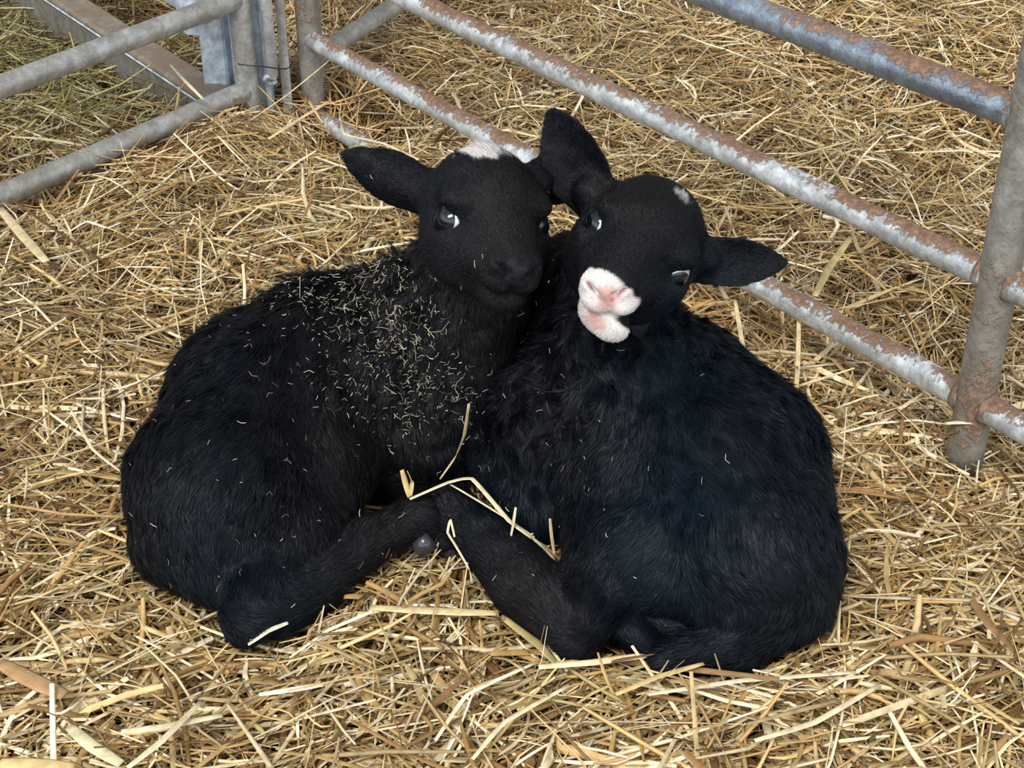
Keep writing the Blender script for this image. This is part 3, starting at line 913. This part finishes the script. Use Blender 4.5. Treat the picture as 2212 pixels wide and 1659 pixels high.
def straw_batch(n, xr, yr, lmean, wmean, zlo, zhi, tilt, seed, avoid=True, hexa=False, region=None, align=.38, dark=1.0):
    r = np.random.default_rng(seed)
    y = r.uniform(yr[0], yr[1], n*3)
    half = .36+np.maximum(y-.72, 0)*.27+.48 if xr is None else xr
    x = r.uniform(-1, 1, n*3)*1.55
    m = (np.abs(x) < half)
    if region is not None: m &= region(x, y)
    x, y = x[m][:n], y[m][:n]; n = len(x)
    p0 = np.stack([x, y, np.zeros(n)], 1)
    L = np.clip(r.lognormal(math.log(lmean), .5, n), .012, .26)
    w = wmean*np.clip(r.lognormal(0, .42, n), .35, 2.6)
    pref = vnoise(p0, 5.0, 61)*2.2+.3
    near = np.clip((1.05-y)/.25, 0, 1)
    pref = pref*(1-near*.7)+near*.28
    sel = r.random(n) < align*(.45+.35*near)
    th = np.where(sel, pref+r.normal(0, .28, n), r.uniform(-math.pi, math.pi, n))
    z = hfun(x, y)+zlo+(zhi-zlo)*r.random(n)
    tl = r.normal(0, tilt, n)
    d = np.stack([np.cos(th)*np.cos(tl), np.sin(th)*np.cos(tl), np.sin(tl)], 1)
    # bend
    bendv = np.cross(d, [0, 0, 1.0]); bendv /= np.linalg.norm(bendv, axis=1, keepdims=True)
    bend = r.normal(0, .17, n)*L*2
    kink = np.where(r.random(n) < .30, r.normal(0, .65, n), 0)
    kp = r.uniform(.25, .75, n)
    K = 5
    ss = np.linspace(0, 1, K)
    pts = np.zeros((n, K, 3))
    for k, s in enumerate(ss):
        a = s-.5
        pp = p0+d*(L*a)[:, None]+bendv*(bend*(a*a-.08))[:, None]
        over = np.maximum(s-kp, 0)*L
        pp = pp+(bendv*(np.sin(kink)*over)[:, None]-d*((1-np.cos(kink))*over)[:, None])
        pp[:, 2] += z+.3*(bend*(a*a-.08))
        pts[:, k] = pp
    # follow terrain a little
    hz_ = hfun(pts[:, :, 0].ravel(), pts[:, :, 1].ravel()).reshape(n, K)
    h0 = hfun(x, y)[:, None]
    pts[:, :, 2] += (hz_-h0)*.8
    # keep above the base
    pts[:, :, 2] = np.maximum(pts[:, :, 2], hz_-.046)
    if avoid:
        q = np.concatenate([pts[:, k] for k in range(K)]+[(pts[:, k]+pts[:, k+1])/2 for k in range(K-1)])
        dd = body_min(q).reshape(-1, n).min(0)
        zz = pts[:, :, 2].max(1)
        keep = (dd > .0015)
        pts, w, L, th, d, x, y = pts[keep], w[keep], L[keep], th[keep], d[keep], x[keep], y[keep]
        n = len(pts)
    roll = r.normal(0, .5, n)
    tang = np.gradient(pts, axis=1); tang /= np.maximum(np.linalg.norm(tang, axis=2, keepdims=True), 1e-9)
    up = np.zeros((n, K, 3)); up[..., 2] = 1
    sd = np.cross(tang, up); sd /= np.maximum(np.linalg.norm(sd, axis=2, keepdims=True), 1e-6)
    nn = np.cross(sd, tang)
    sdr = sd*np.cos(roll)[:, None, None]+nn*np.sin(roll)[:, None, None]
    nr = -sd*np.sin(roll)[:, None, None]+nn*np.cos(roll)[:, None, None]
    prof = np.array([.75, 1, 1, .95, .5])[None, :, None]
    W3 = (w*.5)[:, None, None]*prof
    c1 = PAL[r.choice(len(PAL), n, p=PW)]*(.62+.62*r.random(n))[:, None]
    # greener old hay in the far left corner
    gm = np.clip((-.33-x)*4, 0, 1)*np.clip((y-1.75)*4, 0, 1)
    c1 = c1*(1-.62*gm[:, None]*np.array([.78, .66, .85]))
    reds = np.clip(vnoise(np.stack([x, y, 0*x], 1), 4.5, 99)-.45, 0, 1)[:, None]
    c1 = c1*(1-reds*np.array([.15, .55, .75]))
    c1 = c1*dark*np.array([1.02, .95, .87])  # dark puts the shade of the gaps into the straw colour
    if hexa:
        cs = [(math.cos(a), math.sin(a)*.75) for a in np.arange(6)*math.pi/3]
        Vv = np.stack([pts+sdr*W3*a+nr*W3*b for a, b in cs], 2)
        m_ = 6
        qs = [(k*m_+j, k*m_+(j+1) % m_, (k+1)*m_+(j+1) % m_, (k+1)*m_+j) for k in range(K-1) for j in range(m_)]
    else:
        Vv = np.stack([pts-sdr*W3, pts+nr*W3*.55, pts+sdr*W3], 2)
        m_ = 3
        qs = [(k*m_+j, k*m_+j+1, (k+1)*m_+j+1, (k+1)*m_+j) for k in range(K-1) for j in range(m_-1)]
    Vv = Vv.reshape(n, K*m_, 3)
    FF = ((np.arange(n)*K*m_)[:, None, None]+np.array(qs)[None]).reshape(-1, 4)
    CC_ = np.repeat(c1, K*m_, 0)
    return Vv.reshape(-1, 3), FF, CC_

def merge(bs):
    V, F_, C = [], [], []; o = 0
    for v, f, c in bs:
        V.append(v); F_.append(f+o); C.append(c); o += len(v)
    return np.concatenate(V), np.concatenate(F_), np.concatenate(C)
bs = [  # deeper layers are tinted darker, shade between straws painted in
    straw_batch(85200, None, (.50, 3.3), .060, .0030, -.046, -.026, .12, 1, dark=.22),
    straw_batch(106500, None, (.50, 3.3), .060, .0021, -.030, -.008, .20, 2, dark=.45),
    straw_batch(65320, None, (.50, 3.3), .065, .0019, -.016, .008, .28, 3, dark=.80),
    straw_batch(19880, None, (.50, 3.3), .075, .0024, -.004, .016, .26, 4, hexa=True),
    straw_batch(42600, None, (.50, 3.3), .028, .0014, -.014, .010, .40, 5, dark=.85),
    straw_batch(7810, None, (.50, 1.30), .070, .0030, -.010, .010, .20, 6),
    straw_batch(7100, None, (.50, 1.20), .050, .0024, -.006, .012, .20, 8, hexa=True),
]
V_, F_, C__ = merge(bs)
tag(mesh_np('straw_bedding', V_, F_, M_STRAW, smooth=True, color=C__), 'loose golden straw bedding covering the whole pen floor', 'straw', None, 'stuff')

# ------------------------------------------------------------------ chaff flecks caught in wool
CH_EX = [(1095, 640, 95, 75), (1040, 720, 95, 90), (1075, 830, 60, 80)]
def chaff(name, G, V, n, region, seed, label, lo=.003, hi=.010):
    r = np.random.default_rng(seed)
    cand = V[r.choice(len(V), n*14)]
    dens = region(cand)
    cand = cand[r.random(len(cand)) < dens][:n]
    N = G.grad(cand)
    t = np.cross(N, r.normal(0, 1, cand.shape)); t /= np.linalg.norm(t, axis=1, keepdims=True)
    t = t+N*r.normal(0, .25, len(N))[:, None]
    s = np.cross(t, N); s /= np.linalg.norm(s, axis=1, keepdims=True)
    L = np.clip(r.lognormal(math.log(.0034), .55, len(cand)), lo*.6, .018)
    w = r.uniform(.00014, .00038, len(cand))
    c = cand+N*r.uniform(.0035, .0100, len(cand))[:, None]
    b = s*(L*r.normal(0, .18, len(cand)))[:, None]
    rings = []
    for k in (-1, 0, 1):
        p = c+t*(L*.5*k)[:, None]+(b if k == 0 else 0)
        for a in (0, 2.1, 4.2):
            rings.append(p+(s*math.cos(a)+N*math.sin(a))*w[:, None])
    VV = np.stack(rings, 1)
    q = [(k*3+j, k*3+(j+1) % 3, (k+1)*3+(j+1) % 3, (k+1)*3+j) for k in (0, 1) for j in range(3)]
    FF = ((np.arange(len(c))*9)[:, None, None]+np.array(q)[None]).reshape(-1, 4)
    col = np.array([.86, .78, .56])*(.12+.95*r.random(len(c))**1.3)[:, None]
    o = mesh_np(name, VV.reshape(-1, 3), FF, M_CHAFF, smooth=False, color=np.repeat(col, 9, 0))
    tag(o, label, 'chaff', None, 'stuff')
def projn(p):
    q = p-CC; d = q@CF
    return W_/2+FPX*(q@CR)/d, H_/2-FPX*(q@CU)/d
def reg1(p):
    x, y = projn(p)
    g = np.exp(-(((x-870)/170)**2+((y-700)/130)**2))+.7*np.exp(-(((x-930)/110)**2+((y-850)/80)**2))+.35*np.exp(-(((x-680)/120)**2+((y-660)/60)**2))
    g = g+.012
    for ex, ey, ax_, ay_ in CH_EX: g = g*(1-.97*np.exp(-(((x-ex)/ax_)**2+((y-ey)/ay_)**2)**2))
    h = (p-O1)@unit(p.mean(0)*0+R1[:, 2])
    nearhead = np.linalg.norm(p-O1, axis=1) < .078
    return np.clip(g, 0, 1)*np.where(nearhead, .012, 1)*(p[:, 2] > .02)
def reg2(p):
    x, y = projn(p)
    g = .25*np.exp(-(((x-1180)/130)**2+((y-900)/180)**2))+.035
    nearhead = np.linalg.norm(p-O2, axis=1) < .075
    return np.clip(g, 0, 1)*np.where(nearhead, .03, 1)*(p[:, 2] > .02)
chaff('chaff_flecks', G1, V1, 2600, reg1, 5, 'pale hay chaff caught in the shoulder wool of the left lamb')
chaff('chaff_flecks', G2, V2, 170, reg2, 6, 'sparse pale hay flecks caught in the coat of the right lamb')

# ------------------------------------------------------------------ single straws that stand out
def stalk(pts, w, col, label, group=None, name='straw_stalk', flat=.22, zs=None, taper=.72):
    q = [np.asarray(p, float) for p in pts]
    m0 = len(q)
    if m0 >= 3:
        w_e = [2*q[0]-q[1]]+q+[2*q[-1]-q[-2]]; q2 = []
        for i in range(1, m0):
            a0, a1, a2, a3 = w_e[i-1:i+3]
            for k in range(6):
                t = k/6
                cr_ = .5*((2*a1)+(-a0+a2)*t+(2*a0-5*a1+4*a2-a3)*t*t+(-a0+3*a1-3*a2+a3)*t**3)
                q2.append(.35*cr_+.65*(a1+(a2-a1)*t))
        q = q2+[q[-1]]
    V, Fc = [], []
    m = len(q); n = 8
    for i, p in enumerate(q):
        t = unit(q[min(i+1, m-1)]-q[max(i-1, 0)])
        s = np.cross(t, [0, 0, 1.0]); s = unit(s) if np.linalg.norm(s) > .05 else np.array([1.0, 0, 0])
        nn = np.cross(s, t)
        f = taper+(1-taper)*min(1, 3.5*min(i, m-1-i)/(m-1))
        for k in range(n):
            a = 2*math.pi*k/n
            V.append(p+.5*w*f*(math.cos(a)*s+flat*math.sin(a)*nn))
    for i in range(m-1):
        for k in range(n):
            a, b = i*n+k, i*n+(k+1) % n
            Fc.append((a, a+n, b+n, b))
    Fc += [tuple(range(n)), tuple(range(m*n-1, (m-1)*n-1, -1))]
    me_c = np.tile(np.array(col), (len(V), 1))
    me = bpy.data.meshes.new(name)
    me.from_pydata([tuple(map(float, v)) for v in V], [], Fc)
    me.materials.append(M_STRAW)
    a = me.color_attributes.new('tint', 'FLOAT_COLOR', 'POINT')
    for i in range(len(V)): a.data[i].color = (*col, 1)
    for p_ in me.polygons: p_.use_smooth = True
    o = bpy.data.objects.new(name, me); COL.objects.link(o)
    tag(o, label, 'straw', group)
    return o
PALE = (.82, .72, .48); GOLD = (.70, .52, .24); TAN = (.66, .52, .30)
STALKS = [
    ([(885, 1078, .060), (968, 1042, .068), (1020, 1034, .074), (1100, 1125, .060), (1160, 1170, .045), (1200, 1210, .030)], .0042, PALE, 'bent pale straw arching over the right lamb\'s foreleg hollow'),
    ([(972, 1046, .066), (1000, 1062, .066), (1055, 1095, .060), (1110, 1130, .052), (1155, 1160, .044)], .0022, PALE, 'thin pale straw just below the bent arching one'),
    ([(1013, 872, .150), (1003, 940, .110), (985, 985, .085), (950, 1035, .066)], .0030, TAN, 'curved dry blade hanging upright between the two lambs'),
    ([(868, 1015, .075), (878, 1050, .062), (888, 1080, .052)], .0055, GOLD, 'short golden split stalk standing above the left lamb\'s hind foot'),
    ([(880, 1018, .078), (890, 1042, .066), (886, 1078, .052)], .0040, GOLD, 'second golden split stalk leaning on the short one'),
    ([(1114, 1096, .075), (1108, 1135, .060), (1103, 1170, .045), (1152, 1152, .047)], .0030, PALE, 'pale straw folded into a V beside the arching one'),
    ([(1020, 1262, .022), (1014, 1230, .040), (985, 1180, .056), (967, 1150, .064), (973, 1122, .070), (982, 1160, .063)], .0022, PALE, 'looped thin pale straw propped on the right lamb\'s hind foot'),
    ([(1188, 1120, .060), (1192, 1160, .045), (1198, 1200, .032)], .0030, TAN, 'upright thin straw at the right lamb\'s hock'),
    ([(800, 1312, .018), (900, 1318, .022), (990, 1322, .022), (1072, 1324, .020)], .0085, (.78, .62, .34), 'broad flat golden stalk lying below the gap between the lambs'),
    ([(536, 1392, .016), (580, 1362, .024), (622, 1345, .026)], .0050, (.84, .80, .62), 'pale leaf blade lying across the left lamb\'s hock'),
    ([(0, 1432, .020), (70, 1470, .024), (140, 1502, .022)], .014, (.48, .30, .14), 'thick orange-brown stalk at the lower left edge'),
    ([(150, 1570, .020), (200, 1612, .024), (262, 1650, .020)], .010, (.80, .74, .46), 'wide pale leaf blade at the bottom left'),
    ([(0, 1648, .020), (80, 1652, .022), (160, 1659, .020)], .012, (.80, .60, .28), 'thick yellow stalk at the bottom left corner'),
    ([(262, 1580, .022), (350, 1570, .024), (480, 1545, .022)], .0060, PALE, 'long pale straw lying level near the bottom left'),
    ([(275, 1659, .026), (350, 1600, .030), (435, 1515, .026)], .0055, PALE, 'pale straw slanting up from the bottom edge left of centre'),
    ([(0, 450, .020), (50, 510, .026), (100, 565, .030)], .012, (.72, .58, .34), 'broad dry blade slanting down from the left end of the grey hurdle'),
    ([(1760, 640, .030), (1790, 580, .040), (1838, 512, .050)], .0085, (.52, .42, .20), 'dull green-brown stalk leaning behind the right lamb\'s ear'),
    ([(2040, 914, .040), (2095, 912, .046), (2150, 920, .036)], .0060, (.86, .80, .60), 'pale blade wrapped across the foot of the near upright'),
    ([(2060, 330, .030), (2064, 300, .0), (2070, 375, .0)], .006, PALE, ''),
    ([(1955, 330, .012), (2070, 325, .016), (2185, 328, .012)], .0050, PALE, 'long straight pale straw behind the near upright'),
    ([(1000, 1640, .026), (1150, 1490, .0), (0, 0, 0)], .0055, PALE, ''),
    ([(1330, 1500, .020), (1420, 1462, .024), (1520, 1433, .024)], .0050, GOLD, 'golden straw lying below the right lamb\'s tail'),
    ([(1630, 1600, .022), (1760, 1560, .026), (1900, 1480, .022)], .0050, PALE, 'long pale straw slanting near the bottom right'),
    ([(1400, 1500, .022), (1600, 1470, .026), (1850, 1452, .022)], .0045, PALE, 'long level straw below the right lamb\'s rump'),
    ([(735, 255, .060), (745, 290, .040), (830, 310, .045), (905, 345, .050)], .0042, PALE, 'long bent pale straw above the left lamb\'s ear'),
    ([(580, 300, .050), (650, 255, .055), (712, 218, .060)], .0060, TAN, 'pale stalk leaning across the foot of the corner post'),
    ([(540, 260, .045), (620, 205, .060), (712, 130, .085)], .0028, TAN, 'thin straw leaning up against the rusty hurdle at the corner'),
    ([(368, 140, .070), (400, 175, .050), (440, 215, .030)], .0060, PALE, 'pale straw bundle leaning on the sheeted hurdle'),
    ([(1756, 1262, .050), (1790, 1285, .035), (1812, 1330, .020)], .0028, PALE, 'curly pale straw beside the right lamb\'s rump'),
    ([(1726, 660, .050), (1724, 780, .036), (1716, 895, .020)], .0048, (.80, .64, .36), 'upright-looking golden straw right of the right lamb\'s back'),
    ([(1588, 648, .040), (1600, 720, .030), (1612, 790, .018)], .0050, (.74, .60, .34), 'golden stalk just below the right lamb\'s right ear'),
    ([(262, 1020, .028), (200, 970, .034), (150, 880, .036)], .0030, PALE, 'thin pale straw slanting left of the left lamb\'s rump'),
    ([(150, 500, .026), (188, 478, .036), (232, 492, .030), (262, 480, .024)], .0045, (.86, .82, .72), 'curled papery pale leaf below the dull grey hurdle'),
    ([(820, 870, .020), (800, 860, .020), (0, 0, 0)], .004, PALE, ''),
    ([(560, 1500, .022), (640, 1488, .026), (700, 1478, .024)], .0055, (.92, .88, .70), 'broad white-gold straw below the left lamb\'s hock'),
    ([(1060, 1235, .022), (1130, 1320, .018), (1190, 1400, .016), (1225, 1450, .016)], .0030, PALE, 'thin straw running along the underside of the right lamb\'s hind foot'),
    ([(1020, 1640, .022), (1090, 1560, .026), (1230, 1480, .026)], .0040, PALE, 'pale straw rising to the right at the bottom centre'),
    ([(940, 1600, .022), (1010, 1500, .028), (1160, 1430, .026)], .0036, (.90, .84, .62), 'long pale straw sloping below the right lamb\'s hock'),
    ([(1790, 1330, .020), (1812, 1275, .034), (1830, 1240, .040)], .0026, PALE, 'thin straw stub crossing the curly one'),
]
for pts, w, c, lab in STALKS:
    if not lab: continue
    stalk([P(*p) for p in pts], w, c, lab)
